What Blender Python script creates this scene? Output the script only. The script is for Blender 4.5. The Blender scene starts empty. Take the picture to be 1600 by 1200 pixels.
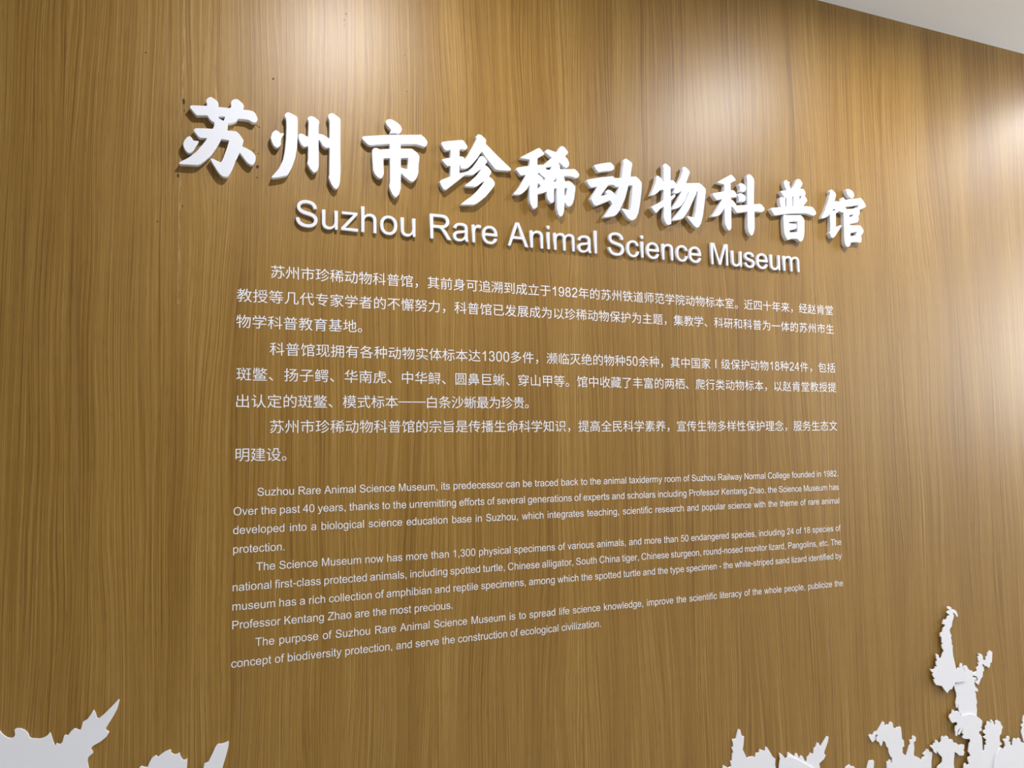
import bpy, bmesh, math, random, re
from mathutils import Matrix, Vector

# ---------------------------------------------------------------- camera, world, lights, exposure
CAMERA_ROWS = [[0.9232, -0.0183139, -0.3838833, -0.117522], [-0.3841205, -0.0761408, -0.920138, -1.649818], [-0.0123779, 0.9969289, -0.0773279, 1.5]]
LENS = 28.125
CEILING_Z = 2.7334
EM = 0.03

S = bpy.context.scene
COL = S.collection
cam_data = bpy.data.cameras.new('camera')
cam_data.sensor_width = 36.0
cam_data.lens = LENS
cam_data.clip_start = 0.05
camera = bpy.data.objects.new('camera', cam_data)
camera.matrix_world = Matrix([CAMERA_ROWS[0], CAMERA_ROWS[1], CAMERA_ROWS[2], [0, 0, 0, 1]])
COL.objects.link(camera)
S.camera = camera

world = bpy.data.worlds.new('ambient_fill')
S.world = world
world.use_nodes = True
WN = world.node_tree.nodes
WL = world.node_tree.links
def _w(op, a, b=None):
    n = WN.new('ShaderNodeMath')
    n.operation = op
    for i, v in enumerate((a, b)):
        if isinstance(v, (int, float)):
            n.inputs[i].default_value = v
        elif v is not None:
            WL.new(v, n.inputs[i])
    return n.outputs[0]
def _step(v, lo, hi, to):
    n = WN.new('ShaderNodeMapRange')
    n.interpolation_type = 'SMOOTHSTEP'
    WL.new(v, n.inputs['Value'])
    for k, q in (('From Min', lo), ('From Max', hi), ('To Min', 0.0), ('To Max', to)):
        n.inputs[k].default_value = q
    return n.outputs[0]
_tc = WN.new('ShaderNodeTexCoord')
_sp = WN.new('ShaderNodeSeparateXYZ')
WL.new(_tc.outputs['Generated'], _sp.inputs[0])
# added ambient fill by direction: bright overhead and to the right, dim at eye level
_lv = _w('ADD', _w('ADD', 0.06, _step(_sp.outputs[2], 0.24, 0.55, 1.3)), _step(_sp.outputs[0], 0.40, 0.95, 1.1))
WL.new(_lv, WN['Background'].inputs[1])
WN['Background'].inputs[0].default_value = (0.94, 0.97, 1.0, 1)

S.view_settings.view_transform = 'Standard'
S.view_settings.look = 'None'
S.view_settings.gamma = 1.0
S.view_settings.use_curve_mapping = False
S.view_settings.exposure = 0.11

# x along the wall, distance from the wall, power, disc size of the ceiling downlights
LAMPS = [(0.292, 0.66, 13.0, 0.07), (1.66, 0.69, 15.0, 0.07), (2.89, 0.345, 5.0, 0.07), (3.15, 0.69, 8.0, 0.07)]
# fill lamp added out of view to brighten the right side of the wall
fill_data = bpy.data.lights.new('right_fill_light', 'AREA')
fill_data.shape = 'RECTANGLE'
fill_data.size, fill_data.size_y = 0.8, 0.9
fill_data.energy = 62.0
fill_data.color = (1.0, 0.98, 0.94)
right_fill = bpy.data.objects.new('right_fill_light', fill_data)
right_fill.location = (4.6, -0.65, 2.05)
right_fill.rotation_euler = (math.radians(90), 0, math.radians(90))
COL.objects.link(right_fill)

# ---------------------------------------------------------------- data
ARIAL = {
',':(569,'M182 0L182 205L387 205L387 0Q387 -113 347 -182.5Q307 -252 220 -290L170 -213Q227 -188 254 -139.5Q281 -91 284 0Z'),
'-':(682,'M65 440L65 621L618 621L618 440Z'),
'.':(569,'M186 0L186 205L391 205L391 0Z'),
'0':(1139,'M85 723Q85 983 138.5 1141.5Q192 1300 297.5 1386Q403 1472 563 1472Q681 1472 770 1424.5Q859 1377 917 1287.5Q975 1198 1008 1069.5Q1041 941 1041 723Q1041 465 988 306.5Q935 148 829.5 61.5Q724 -25 563 -25Q351 -25 230 127Q85 310 85 723ZM270 723Q270 362 354.5 242.5Q439 123 563 123Q687 123 771.5 243Q856 363 856 723Q856 1085 771.5 1204Q687 1323 561 1323Q437 1323 363 1218Q270 1084 270 723Z'),
'1':(1139,'M763 0L583 0L583 1147Q518 1085 412.5 1023Q307 961 223 930L223 1104Q374 1175 487 1276Q600 1377 647 1472L763 1472Z'),
'2':(1139,'M1031 173L1031 0L62 0Q60 65 83 125Q120 224 201.5 320Q283 416 437 542Q676 738 760 852.5Q844 967 844 1069Q844 1176 767.5 1249.5Q691 1323 568 1323Q438 1323 360 1245Q282 1167 281 1029L96 1048Q115 1255 239 1363.5Q363 1472 572 1472Q783 1472 906 1355Q1029 1238 1029 1065Q1029 977 993 892Q957 807 873.5 713Q790 619 596 455Q434 319 388 270.5Q342 222 312 173Z'),
'3':(1139,'M86 387L266 411Q297 258 371.5 190.5Q446 123 553 123Q680 123 767.5 211Q855 299 855 429Q855 553 774 633.5Q693 714 568 714Q517 714 441 694L461 852Q479 850 490 850Q605 850 697 910Q789 970 789 1095Q789 1194 722 1259Q655 1324 549 1324Q444 1324 374 1258Q304 1192 284 1060L104 1092Q137 1273 254 1372.5Q371 1472 545 1472Q665 1472 766 1420.5Q867 1369 920.5 1280Q974 1191 974 1091Q974 996 923 918Q872 840 772 794Q902 764 974 669.5Q1046 575 1046 433Q1046 241 906 107.5Q766 -26 552 -26Q359 -26 231.5 89Q104 204 86 387Z'),
'4':(1139,'M662 0L662 351L26 351L26 516L695 1466L842 1466L842 516L1040 516L1040 351L842 351L842 0ZM662 516L662 1177L203 516Z'),
'5':(1139,'M85 384L274 400Q295 262 371.5 192.5Q448 123 556 123Q686 123 776 221Q866 319 866 481Q866 635 779.5 724Q693 813 553 813Q466 813 396 773.5Q326 734 286 671L117 693L259 1446L988 1446L988 1274L403 1274L324 880Q456 972 601 972Q793 972 925 839Q1057 706 1057 497Q1057 298 941 153Q800 -25 556 -25Q356 -25 229.5 87Q103 199 85 384Z'),
'8':(1139,'M362 795Q250 836 196 912Q142 988 142 1094Q142 1254 257 1363Q372 1472 563 1472Q755 1472 872 1360.5Q989 1249 989 1089Q989 987 935.5 911.5Q882 836 773 795Q908 751 978.5 653Q1049 555 1049 419Q1049 231 916 103Q783 -25 566 -25Q349 -25 216 103.5Q83 232 83 424Q83 567 155.5 663.5Q228 760 362 795ZM326 1100Q326 996 393 930Q460 864 567 864Q671 864 737.5 929.5Q804 995 804 1090Q804 1189 735.5 1256.5Q667 1324 565 1324Q462 1324 394 1258Q326 1192 326 1100ZM268 423Q268 346 304.5 274Q341 202 413 162.5Q485 123 568 123Q697 123 781 206Q865 289 865 417Q865 547 778.5 632Q692 717 562 717Q435 717 351.5 633Q268 549 268 423Z'),
'9':(1139,'M112 339L285 355Q307 233 369 178Q431 123 528 123Q611 123 673.5 161Q736 199 776 262.5Q816 326 843 434Q870 542 870 654Q870 666 869 690Q815 604 721.5 550.5Q628 497 519 497Q337 497 211 629Q85 761 85 977Q85 1200 216.5 1336Q348 1472 546 1472Q689 1472 807.5 1395Q926 1318 987.5 1175.5Q1049 1033 1049 763Q1049 482 988 315.5Q927 149 806.5 62Q686 -25 524 -25Q352 -25 243 70.5Q134 166 112 339ZM849 986Q849 1141 766.5 1232Q684 1323 568 1323Q448 1323 359 1225Q270 1127 270 971Q270 831 354.5 743.5Q439 656 563 656Q688 656 768.5 743.5Q849 831 849 986Z'),
'A':(1366,'M-3 0L560 1466L769 1466L1369 0L1148 0L977 444L364 444L203 0ZM420 602L917 602L764 1008Q694 1193 660 1312Q632 1171 581 1032Z'),
'C':(1479,'M1204 514L1398 465Q1337 226 1178.5 100.5Q1020 -25 791 -25Q554 -25 405.5 71.5Q257 168 179.5 351Q102 534 102 744Q102 973 189.5 1143.5Q277 1314 438.5 1402.5Q600 1491 794 1491Q1014 1491 1164 1379Q1314 1267 1373 1064L1182 1019Q1131 1179 1034 1252Q937 1325 790 1325Q621 1325 507.5 1244Q394 1163 348 1026.5Q302 890 302 745Q302 558 356.5 418.5Q411 279 526 210Q641 141 775 141Q938 141 1051 235Q1164 329 1204 514Z'),
'I':(569,'M191 0L191 1466L385 1466L385 0Z'),
'K':(1366,'M150 0L150 1466L344 1466L344 739L1072 1466L1335 1466L720 872L1362 0L1106 0L584 742L344 508L344 0Z'),
'M':(1706,'M152 0L152 1466L444 1466L791 428Q839 283 861 211Q886 291 939 446L1290 1466L1551 1466L1551 0L1364 0L1364 1227L938 0L763 0L339 1248L339 0Z'),
'N':(1479,'M156 0L156 1466L355 1466L1125 315L1125 1466L1311 1466L1311 0L1112 0L342 1152L342 0Z'),
'O':(1593,'M99 714Q99 1079 295 1285.5Q491 1492 801 1492Q1004 1492 1167 1395Q1330 1298 1415.5 1124.5Q1501 951 1501 731Q1501 508 1411 332Q1321 156 1156 65.5Q991 -25 800 -25Q593 -25 430 75Q267 175 183 348Q99 521 99 714ZM299 711Q299 446 441.5 293.5Q584 141 799 141Q1018 141 1159.5 295Q1301 449 1301 732Q1301 911 1240.5 1044.5Q1180 1178 1063.5 1251.5Q947 1325 802 1325Q596 1325 447.5 1183.5Q299 1042 299 711Z'),
'P':(1366,'M158 0L158 1466L711 1466Q857 1466 934 1452Q1042 1434 1115 1383.5Q1188 1333 1232.5 1242Q1277 1151 1277 1042Q1277 855 1158 725.5Q1039 596 728 596L352 596L352 0ZM352 769L731 769Q919 769 998 839Q1077 909 1077 1036Q1077 1128 1030.5 1193.5Q984 1259 908 1280Q859 1293 727 1293L352 1293Z'),
'R':(1479,'M161 0L161 1466L811 1466Q1007 1466 1109 1426.5Q1211 1387 1272 1287Q1333 1187 1333 1066Q1333 910 1232 803Q1131 696 920 667Q997 630 1037 594Q1122 516 1198 399L1453 0L1209 0L1015 305Q930 437 875 507Q820 577 776.5 605Q733 633 688 644Q655 651 580 651L355 651L355 0ZM355 819L772 819Q905 819 980 846.5Q1055 874 1094 934.5Q1133 995 1133 1066Q1133 1170 1057.5 1237Q982 1304 819 1304L355 1304Z'),
'S':(1366,'M92 471L275 487Q288 377 335.5 306.5Q383 236 483 192.5Q583 149 708 149Q819 149 904 182Q989 215 1030.5 272.5Q1072 330 1072 398Q1072 467 1032 518.5Q992 570 900 605Q841 628 639 676.5Q437 725 356 768Q251 823 199.5 904.5Q148 986 148 1087Q148 1198 211 1294.5Q274 1391 395 1441Q516 1491 664 1491Q827 1491 951.5 1438.5Q1076 1386 1143 1284Q1210 1182 1215 1053L1029 1039Q1014 1178 927.5 1249Q841 1320 672 1320Q496 1320 415.5 1255.5Q335 1191 335 1100Q335 1021 392 970Q448 919 684.5 865.5Q921 812 1009 772Q1137 713 1198 622.5Q1259 532 1259 414Q1259 297 1192 193.5Q1125 90 999.5 32.5Q874 -25 717 -25Q518 -25 383.5 33Q249 91 172.5 207.5Q96 324 92 471Z'),
'T':(1251,'M531 0L531 1293L48 1293L48 1466L1210 1466L1210 1293L725 1293L725 0Z'),
'Z':(1251,'M41 0L41 180L792 1119Q872 1219 944 1293L126 1293L126 1466L1176 1466L1176 1293L353 276L264 173L1200 173L1200 0Z'),
'a':(1139,'M828 131Q728 46 635.5 11Q543 -24 437 -24Q262 -24 168 61.5Q74 147 74 280Q74 358 109.5 422.5Q145 487 202.5 526Q260 565 332 585Q385 599 492 612Q710 638 813 674Q814 711 814 721Q814 831 763 876Q694 937 558 937Q431 937 370.5 892.5Q310 848 281 735L105 759Q129 872 184 941.5Q239 1011 343 1048.5Q447 1086 584 1086Q720 1086 805 1054Q890 1022 930 973.5Q970 925 986 851Q995 805 995 685L995 445Q995 194 1006.5 127.5Q1018 61 1052 0L864 0Q836 56 828 131ZM813 533Q715 493 519 465Q408 449 362 429Q316 409 291 370.5Q266 332 266 285Q266 213 320.5 165Q375 117 480 117Q584 117 665 162.5Q746 208 784 287Q813 348 813 467Z'),
'b':(1139,'M301 0L134 0L134 1466L314 1466L314 943Q428 1086 605 1086Q703 1086 790.5 1046.5Q878 1007 934.5 935.5Q991 864 1023 763Q1055 662 1055 547Q1055 274 920 125Q785 -24 596 -24Q408 -24 301 133ZM299 539Q299 348 351 263Q436 124 581 124Q699 124 785 226.5Q871 329 871 532Q871 740 788.5 839Q706 938 589 938Q471 938 385 835.5Q299 733 299 539Z'),
'c':(1024,'M828 389L1005 366Q976 183 856.5 79.5Q737 -24 563 -24Q345 -24 212.5 118.5Q80 261 80 527Q80 699 137 828Q194 957 310.5 1021.5Q427 1086 564 1086Q737 1086 847 998.5Q957 911 988 750L813 723Q788 830 724.5 884Q661 938 571 938Q435 938 350 840.5Q265 743 265 532Q265 318 347 221Q429 124 561 124Q667 124 738 189Q809 254 828 389Z'),
'd':(1139,'M824 0L824 134Q723 -24 527 -24Q400 -24 293.5 46Q187 116 128.5 241.5Q70 367 70 530Q70 689 123 818.5Q176 948 282 1017Q388 1086 519 1086Q615 1086 690 1045.5Q765 1005 812 940L812 1466L991 1466L991 0ZM255 530Q255 326 341 225Q427 124 544 124Q662 124 744.5 220.5Q827 317 827 515Q827 733 743 835Q659 937 536 937Q416 937 335.5 839Q255 741 255 530Z'),
'e':(1139,'M862 342L1048 319Q1004 156 885 66Q766 -24 581 -24Q348 -24 211.5 119.5Q75 263 75 522Q75 790 213 938Q351 1086 571 1086Q784 1086 919 941Q1054 796 1054 533Q1054 517 1053 485L261 485Q271 310 360 217Q449 124 582 124Q681 124 751 176Q821 228 862 342ZM271 633L864 633Q852 767 796 834Q710 938 573 938Q449 938 364.5 855Q280 772 271 633Z'),
'f':(569,'M178 0L178 922L19 922L19 1062L178 1062L178 1175Q178 1282 197 1334Q223 1404 288.5 1447.5Q354 1491 472 1491Q548 1491 640 1473L613 1316Q557 1326 507 1326Q425 1326 391 1291Q357 1256 357 1160L357 1062L564 1062L564 922L357 922L357 0Z'),
'g':(1139,'M102 -88L277 -114Q288 -195 338 -232Q405 -282 521 -282Q646 -282 714 -232Q782 -182 806 -92Q820 -37 819 139Q701 0 525 0Q306 0 186 158Q66 316 66 537Q66 689 121 817.5Q176 946 280.5 1016Q385 1086 526 1086Q714 1086 836 934L836 1062L1002 1062L1002 144Q1002 -104 951.5 -207.5Q901 -311 791.5 -371Q682 -431 522 -431Q332 -431 215 -345.5Q98 -260 102 -88ZM251 550Q251 341 334 245Q417 149 542 149Q666 149 750 244.5Q834 340 834 544Q834 739 747.5 838Q661 937 539 937Q419 937 335 839.5Q251 742 251 550Z'),
'h':(1139,'M135 0L135 1466L315 1466L315 940Q441 1086 633 1086Q751 1086 838 1039.5Q925 993 962.5 911Q1000 829 1000 673L1000 0L820 0L820 673Q820 808 761.5 869.5Q703 931 596 931Q516 931 445.5 889.5Q375 848 345 777Q315 706 315 581L315 0Z'),
'i':(455,'M136 1259L136 1466L316 1466L316 1259ZM136 0L136 1062L316 1062L316 0Z'),
'k':(1024,'M136 0L136 1466L316 1466L316 630L742 1062L975 1062L569 668L1016 0L794 0L443 543L316 421L316 0Z'),
'l':(455,'M131 0L131 1466L311 1466L311 0Z'),
'm':(1706,'M135 0L135 1062L296 1062L296 913Q346 991 429 1038.5Q512 1086 618 1086Q736 1086 811.5 1037Q887 988 918 900Q1044 1086 1246 1086Q1404 1086 1489 998.5Q1574 911 1574 729L1574 0L1395 0L1395 669Q1395 777 1377.5 824.5Q1360 872 1314 901Q1268 930 1206 930Q1094 930 1020 855.5Q946 781 946 617L946 0L766 0L766 690Q766 810 722 870Q678 930 578 930Q502 930 437.5 890Q373 850 344 773Q315 696 315 551L315 0Z'),
'n':(1139,'M135 0L135 1062L297 1062L297 911Q414 1086 635 1086Q731 1086 811.5 1051.5Q892 1017 932 961Q972 905 988 828Q998 778 998 653L998 0L818 0L818 646Q818 756 797 810.5Q776 865 722.5 897.5Q669 930 597 930Q482 930 398.5 857Q315 784 315 580L315 0Z'),
'o':(1139,'M68 531Q68 826 232 968Q369 1086 566 1086Q785 1086 924 942.5Q1063 799 1063 546Q1063 341 1001.5 223.5Q940 106 822.5 41Q705 -24 566 -24Q343 -24 205.5 119Q68 262 68 531ZM253 531Q253 327 342 225.5Q431 124 566 124Q700 124 789 226Q878 328 878 537Q878 734 788.5 835.5Q699 937 566 937Q431 937 342 836Q253 735 253 531Z'),
'p':(1139,'M135 -407L135 1062L299 1062L299 924Q357 1005 430 1045.5Q503 1086 607 1086Q743 1086 847 1016Q951 946 1004 818.5Q1057 691 1057 539Q1057 376 998.5 245.5Q940 115 828.5 45.5Q717 -24 594 -24Q504 -24 432.5 14Q361 52 315 110L315 -407ZM298 525Q298 320 381 222Q464 124 582 124Q702 124 787.5 225.5Q873 327 873 540Q873 743 789.5 844Q706 945 590 945Q475 945 386.5 837.5Q298 730 298 525Z'),
'r':(682,'M133 0L133 1062L295 1062L295 901Q357 1014 409.5 1050Q462 1086 525 1086Q616 1086 710 1028L648 861Q582 900 516 900Q457 900 410 864.5Q363 829 343 766Q313 670 313 556L313 0Z'),
's':(1024,'M63 317L241 345Q256 238 324.5 181Q393 124 516 124Q640 124 700 174.5Q760 225 760 293Q760 354 707 389Q670 413 523 450Q325 500 248.5 536.5Q172 573 132.5 637.5Q93 702 93 780Q93 851 125.5 911.5Q158 972 214 1012Q256 1043 328.5 1064.5Q401 1086 484 1086Q609 1086 703.5 1050Q798 1014 843 952.5Q888 891 905 788L729 764Q717 846 659.5 892Q602 938 497 938Q373 938 320 897Q267 856 267 801Q267 766 289 738Q311 709 358 690Q385 680 517 644Q708 593 783.5 560.5Q859 528 902 466Q945 404 945 312Q945 222 892.5 142.5Q840 63 741 19.5Q642 -24 517 -24Q310 -24 201.5 62Q93 148 63 317Z'),
't':(569,'M528 161L554 2Q478 -14 418 -14Q320 -14 266 17Q212 48 190 98.5Q168 149 168 311L168 922L36 922L36 1062L168 1062L168 1325L347 1433L347 1062L528 1062L528 922L347 922L347 301Q347 224 356.5 202Q366 180 387.5 167Q409 154 449 154Q479 154 528 161Z'),
'u':(1139,'M831 0L831 156Q707 -24 494 -24Q400 -24 318.5 12Q237 48 197.5 102.5Q158 157 142 236Q131 289 131 404L131 1062L311 1062L311 473Q311 332 322 283Q339 212 394 171.5Q449 131 530 131Q611 131 682 172.5Q753 214 782.5 285.5Q812 357 812 493L812 1062L992 1062L992 0Z'),
'v':(1024,'M430 0L26 1062L216 1062L444 426Q481 323 512 212Q536 296 579 414L815 1062L1000 1062L598 0Z'),
'w':(1479,'M331 0L6 1062L192 1062L361 449L424 221Q428 238 479 440L648 1062L833 1062L992 446L1045 243L1106 448L1288 1062L1463 1062L1131 0L944 0L775 636L734 817L519 0Z'),
'x':(1024,'M15 0L403 552L44 1062L269 1062L432 813Q478 742 506 694Q550 760 587 811L766 1062L981 1062L614 562L1009 0L788 0L570 330L512 419L233 0Z'),
'y':(1024,'M127 -409L107 -240Q166 -256 210 -256Q270 -256 306 -236Q342 -216 365 -180Q382 -153 420 -46Q425 -31 436 -2L33 1062L227 1062L448 447Q491 330 525 201Q556 325 599 443L826 1062L1006 1062L602 -18Q537 -193 501 -259Q453 -348 391 -389.5Q329 -431 243 -431Q191 -431 127 -409Z'),
'z':(1024,'M40 0L40 146L716 922Q601 916 513 916L80 916L80 1062L948 1062L948 943L373 269L262 146Q383 155 489 155L980 155L980 0Z'),
}
TITLE_CHARS = [
 ('苏',-0.0542,2.1167,[[[-250,698],[-215,749],[-168,774],[-139,768],[-49,711],[-22,669],[-23,593],[84,597],[198,599],[218,648],[208,725],[243,783],[310,810],[358,795],[432,734],[457,692],[446,608],[555,615],[629,606],[672,573],[723,475],[720,428],[681,380],[626,368],[552,410],[460,413],[345,405],[328,356],[268,315],[149,271],[161,227],[151,134],[313,147],[380,95],[460,-18],[443,-99],[437,-152],[504,-169],[615,-220],[683,-290],[696,-341],[684,-434],[642,-499],[594,-505],[532,-467],[458,-372],[391,-283],[315,-456],[280,-564],[240,-673],[187,-776],[152,-803],[93,-810],[33,-776],[-39,-682],[-112,-562],[-158,-478],[-131,-462],[-66,-485],[29,-525],[53,-509],[87,-420],[144,-244],[189,-62],[40,-53],[23,-98],[-46,-244],[-138,-398],[-253,-535],[-345,-617],[-391,-636],[-702,-656],[-723,-633],[-691,-604],[-544,-502],[-407,-363],[-294,-200],[-225,-88],[-237,-72],[-331,-86],[-378,-64],[-467,45],[-461,78],[-427,100],[-264,120],[-117,132],[-94,203],[-92,262],[-149,286],[-197,343],[-215,379],[-233,387],[-414,359],[-449,382],[-548,503],[-533,537],[-493,552],[-236,580],[-231,610],[-249,659]],[[-23,398],[108,413],[82,320],[-22,369]],[[-652,-249],[-636,-183],[-591,-107],[-534,-67],[-493,-106],[-471,-154],[-370,-150],[-376,-179],[-421,-256],[-449,-324],[-477,-372],[-522,-410],[-569,-410],[-615,-365],[-645,-299]]]),
 ('州',0.1141,2.1168,[[[-705,108],[-677,213],[-612,280],[-553,262],[-516,225],[-443,235],[-450,206],[-493,122],[-503,43],[-499,-3],[-536,-63],[-586,-90],[-638,-61],[-682,18]],[[-402,534],[-439,599],[-425,648],[-373,690],[-321,679],[-195,628],[-176,583],[-173,214],[-182,-23],[-217,-246],[-275,-441],[-347,-598],[-391,-642],[-522,-689],[-667,-725],[-682,-700],[-639,-649],[-538,-513],[-460,-325],[-425,-133],[-405,103],[-397,339]],[[46,545],[18,605],[38,647],[90,679],[151,672],[250,607],[261,561],[246,511],[247,321],[320,323],[397,294],[474,249],[472,625],[438,699],[448,765],[502,805],[548,804],[688,721],[700,675],[697,96],[705,-382],[694,-638],[663,-752],[617,-805],[571,-795],[509,-707],[455,-571],[470,-522],[475,58],[398,37],[337,79],[275,182],[248,194],[256,-359],[234,-456],[174,-511],[144,-506],[83,-443],[22,-325],[37,-261],[38,31],[-40,-3],[-100,43],[-146,139],[-162,231],[-132,275],[-72,275],[36,225]]]),
 ('市',0.301,2.1177,[[[-215,770],[-191,823],[-126,849],[-60,847],[54,793],[128,730],[148,658],[120,588],[62,550],[-12,561],[-93,546],[-126,536],[-90,607],[-118,644],[-175,702]],[[-720,346],[-697,390],[-385,455],[-142,501],[269,559],[519,595],[569,610],[670,541],[720,464],[703,386],[652,338],[568,360],[468,376],[119,335],[119,232],[367,266],[484,190],[537,122],[517,-63],[508,-263],[465,-384],[415,-448],[357,-471],[299,-445],[200,-375],[127,-310],[121,-441],[121,-638],[85,-773],[28,-845],[-13,-849],[-70,-790],[-119,-682],[-135,-610],[-118,-552],[-118,-9],[-256,-31],[-256,-161],[-248,-355],[-272,-440],[-312,-480],[-369,-468],[-441,-403],[-481,-319],[-489,-191],[-505,35],[-500,116],[-473,161],[-409,181],[-337,155],[-118,197],[-123,302],[-256,280],[-417,245],[-529,213],[-585,219],[-657,274]],[[122,22],[287,48],[267,-207],[122,-182]]]),
 ('珍',0.4848,2.1154,[[[-813,492],[-788,531],[-697,560],[-328,644],[-277,628],[-194,511],[-197,469],[-262,420],[-313,432],[-384,416],[-385,259],[-306,266],[-260,215],[-230,243],[-144,386],[-40,581],[22,714],[-4,760],[66,831],[134,821],[237,744],[254,697],[236,633],[339,550],[512,398],[686,262],[843,139],[851,107],[816,77],[525,58],[473,68],[370,172],[233,320],[148,438],[122,413],[43,279],[-78,131],[-164,38],[-249,-5],[-350,-10],[-367,13],[-363,62],[-387,43],[-388,-124],[-283,-91],[-181,-46],[-61,68],[60,248],[95,318],[147,342],[215,309],[270,242],[263,199],[214,143],[300,96],[368,14],[359,-46],[311,-109],[401,-165],[452,-242],[443,-301],[363,-417],[223,-590],[50,-740],[-52,-800],[-348,-831],[-360,-816],[-255,-724],[-84,-591],[53,-444],[157,-309],[201,-238],[141,-270],[54,-346],[-15,-390],[-252,-406],[-265,-383],[-150,-288],[22,-120],[126,33],[57,-16],[-46,-111],[-114,-136],[-233,-147],[-264,-154],[-369,-248],[-520,-380],[-671,-511],[-721,-541],[-762,-529],[-811,-462],[-851,-379],[-826,-335],[-602,-220],[-596,17],[-667,-1],[-717,34],[-791,122],[-766,154],[-595,199],[-593,375],[-698,348],[-740,372]]]),
 ('稀',0.6599,2.1144,[[[-680,420],[-636,458],[-205,723],[-161,717],[-62,615],[-69,581],[-235,477],[-238,313],[-123,336],[-79,345],[20,436],[129,533],[93,553],[-44,642],[-29,686],[25,721],[96,711],[257,679],[293,729],[349,828],[413,853],[467,827],[561,731],[555,697],[475,611],[543,562],[586,467],[576,391],[511,333],[448,350],[377,399],[297,447],[341,370],[343,287],[720,339],[793,293],[846,216],[817,154],[761,113],[680,137],[553,147],[426,126],[457,60],[463,11],[569,37],[641,-1],[730,-74],[728,-157],[697,-377],[658,-497],[611,-560],[547,-588],[494,-564],[441,-496],[428,-703],[390,-806],[326,-853],[274,-801],[241,-657],[240,-188],[178,-195],[172,-500],[127,-546],[83,-550],[13,-484],[-9,-405],[-14,-288],[-99,-330],[-244,-374],[-248,-610],[-254,-676],[-334,-741],[-377,-721],[-436,-614],[-452,-535],[-447,-186],[-518,-299],[-623,-400],[-709,-442],[-838,-456],[-846,-433],[-724,-291],[-636,-151],[-538,39],[-668,15],[-702,52],[-778,139],[-743,192],[-439,271],[-432,414],[-628,421]],[[-39,277],[121,320],[93,244],[-10,232]],[[-239,108],[-211,135],[-128,69],[-44,20],[-80,-45],[-102,10]],[[-240,-112],[-163,-161],[-242,-255]],[[242,71],[235,-19],[168,-32]],[[449,-156],[516,-148],[498,-329],[446,-330]]]),
 ('动',0.8392,2.1154,[[[-557,470],[-530,497],[-364,553],[-136,610],[-84,609],[-6,540],[1,485],[-35,426],[-106,404],[-299,369],[-430,330],[-473,356]],[[-763,80],[-736,114],[-442,196],[-180,254],[-39,283],[4,241],[199,265],[231,475],[257,652],[246,698],[310,762],[363,753],[496,683],[507,636],[472,473],[450,327],[604,353],[675,306],[763,213],[747,-5],[692,-345],[641,-556],[574,-690],[501,-744],[412,-753],[341,-713],[238,-582],[170,-503],[206,-483],[312,-496],[400,-510],[429,-452],[462,-227],[498,110],[385,105],[351,-18],[274,-248],[171,-447],[115,-555],[25,-666],[-64,-707],[-309,-762],[-317,-740],[-237,-638],[-74,-411],[-133,-331],[-160,-334],[-371,-435],[-527,-506],[-578,-480],[-661,-342],[-634,-293],[-554,-167],[-482,-35],[-638,-68],[-680,-50]],[[-168,48],[-45,67],[51,19],[117,34],[28,-188],[-32,-124],[-101,-77],[-188,-67],[-255,-118],[-217,-192],[-383,-239],[-276,-89]]]),
 ('物',1.0214,2.1164,[[[-425,641],[-447,704],[-379,777],[-333,767],[-223,699],[-215,651],[-224,365],[-149,374],[-94,332],[-54,276],[-9,334],[82,492],[145,663],[137,720],[186,767],[243,749],[345,672],[353,623],[291,484],[229,346],[634,396],[710,352],[815,273],[822,200],[771,-103],[710,-439],[645,-642],[573,-748],[505,-770],[439,-736],[328,-624],[237,-528],[228,-496],[276,-491],[447,-515],[492,-346],[553,5],[572,172],[545,168],[527,101],[424,-91],[301,-317],[181,-484],[102,-573],[-13,-617],[-198,-655],[-205,-628],[-123,-539],[34,-345],[174,-135],[276,56],[310,142],[285,106],[195,-84],[76,-243],[-22,-318],[-189,-375],[-207,-346],[-132,-233],[-13,-57],[88,125],[1,66],[-95,31],[-160,56],[-118,175],[-228,151],[-234,-45],[-123,20],[-86,-1],[-106,-43],[-222,-145],[-231,-179],[-242,-745],[-327,-777],[-373,-774],[-427,-698],[-457,-605],[-448,-331],[-546,-389],[-613,-461],[-661,-513],[-697,-501],[-768,-429],[-822,-378],[-766,-340],[-597,-250],[-456,-163],[-439,93],[-550,77],[-608,6],[-702,-61],[-813,-89],[-812,-65],[-734,88],[-664,273],[-644,340],[-651,395],[-622,439],[-567,430],[-485,375],[-450,306],[-428,309]]]),
 ('科',1.2033,2.1167,[[[22,492],[72,530],[131,545],[208,522],[265,463],[261,382],[219,320],[150,307],[112,324],[52,296],[85,378],[62,440]],[[-28,219],[12,256],[90,273],[168,257],[234,208],[241,136],[208,67],[159,46],[81,54],[22,31],[35,113],[18,160]],[[-641,470],[-592,505],[-201,729],[-153,714],[-50,621],[-62,587],[-220,504],[-222,314],[-121,325],[-38,234],[-51,152],[-225,130],[-227,85],[-133,31],[-78,-28],[-64,-67],[293,-13],[298,321],[313,664],[286,726],[318,787],[388,815],[465,781],[531,707],[538,626],[501,26],[711,60],[770,30],[846,-52],[833,-111],[751,-160],[661,-161],[513,-160],[499,-616],[457,-749],[405,-815],[356,-807],[301,-731],[271,-621],[285,-196],[147,-222],[-39,-262],[-86,-230],[-159,-141],[-225,-108],[-239,-670],[-280,-737],[-328,-750],[-384,-699],[-436,-593],[-442,-498],[-439,-178],[-510,-282],[-589,-369],[-666,-409],[-837,-442],[-846,-427],[-738,-305],[-597,-99],[-506,46],[-669,4],[-706,24],[-796,134],[-776,176],[-431,263],[-424,440],[-613,461]]]),
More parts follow.
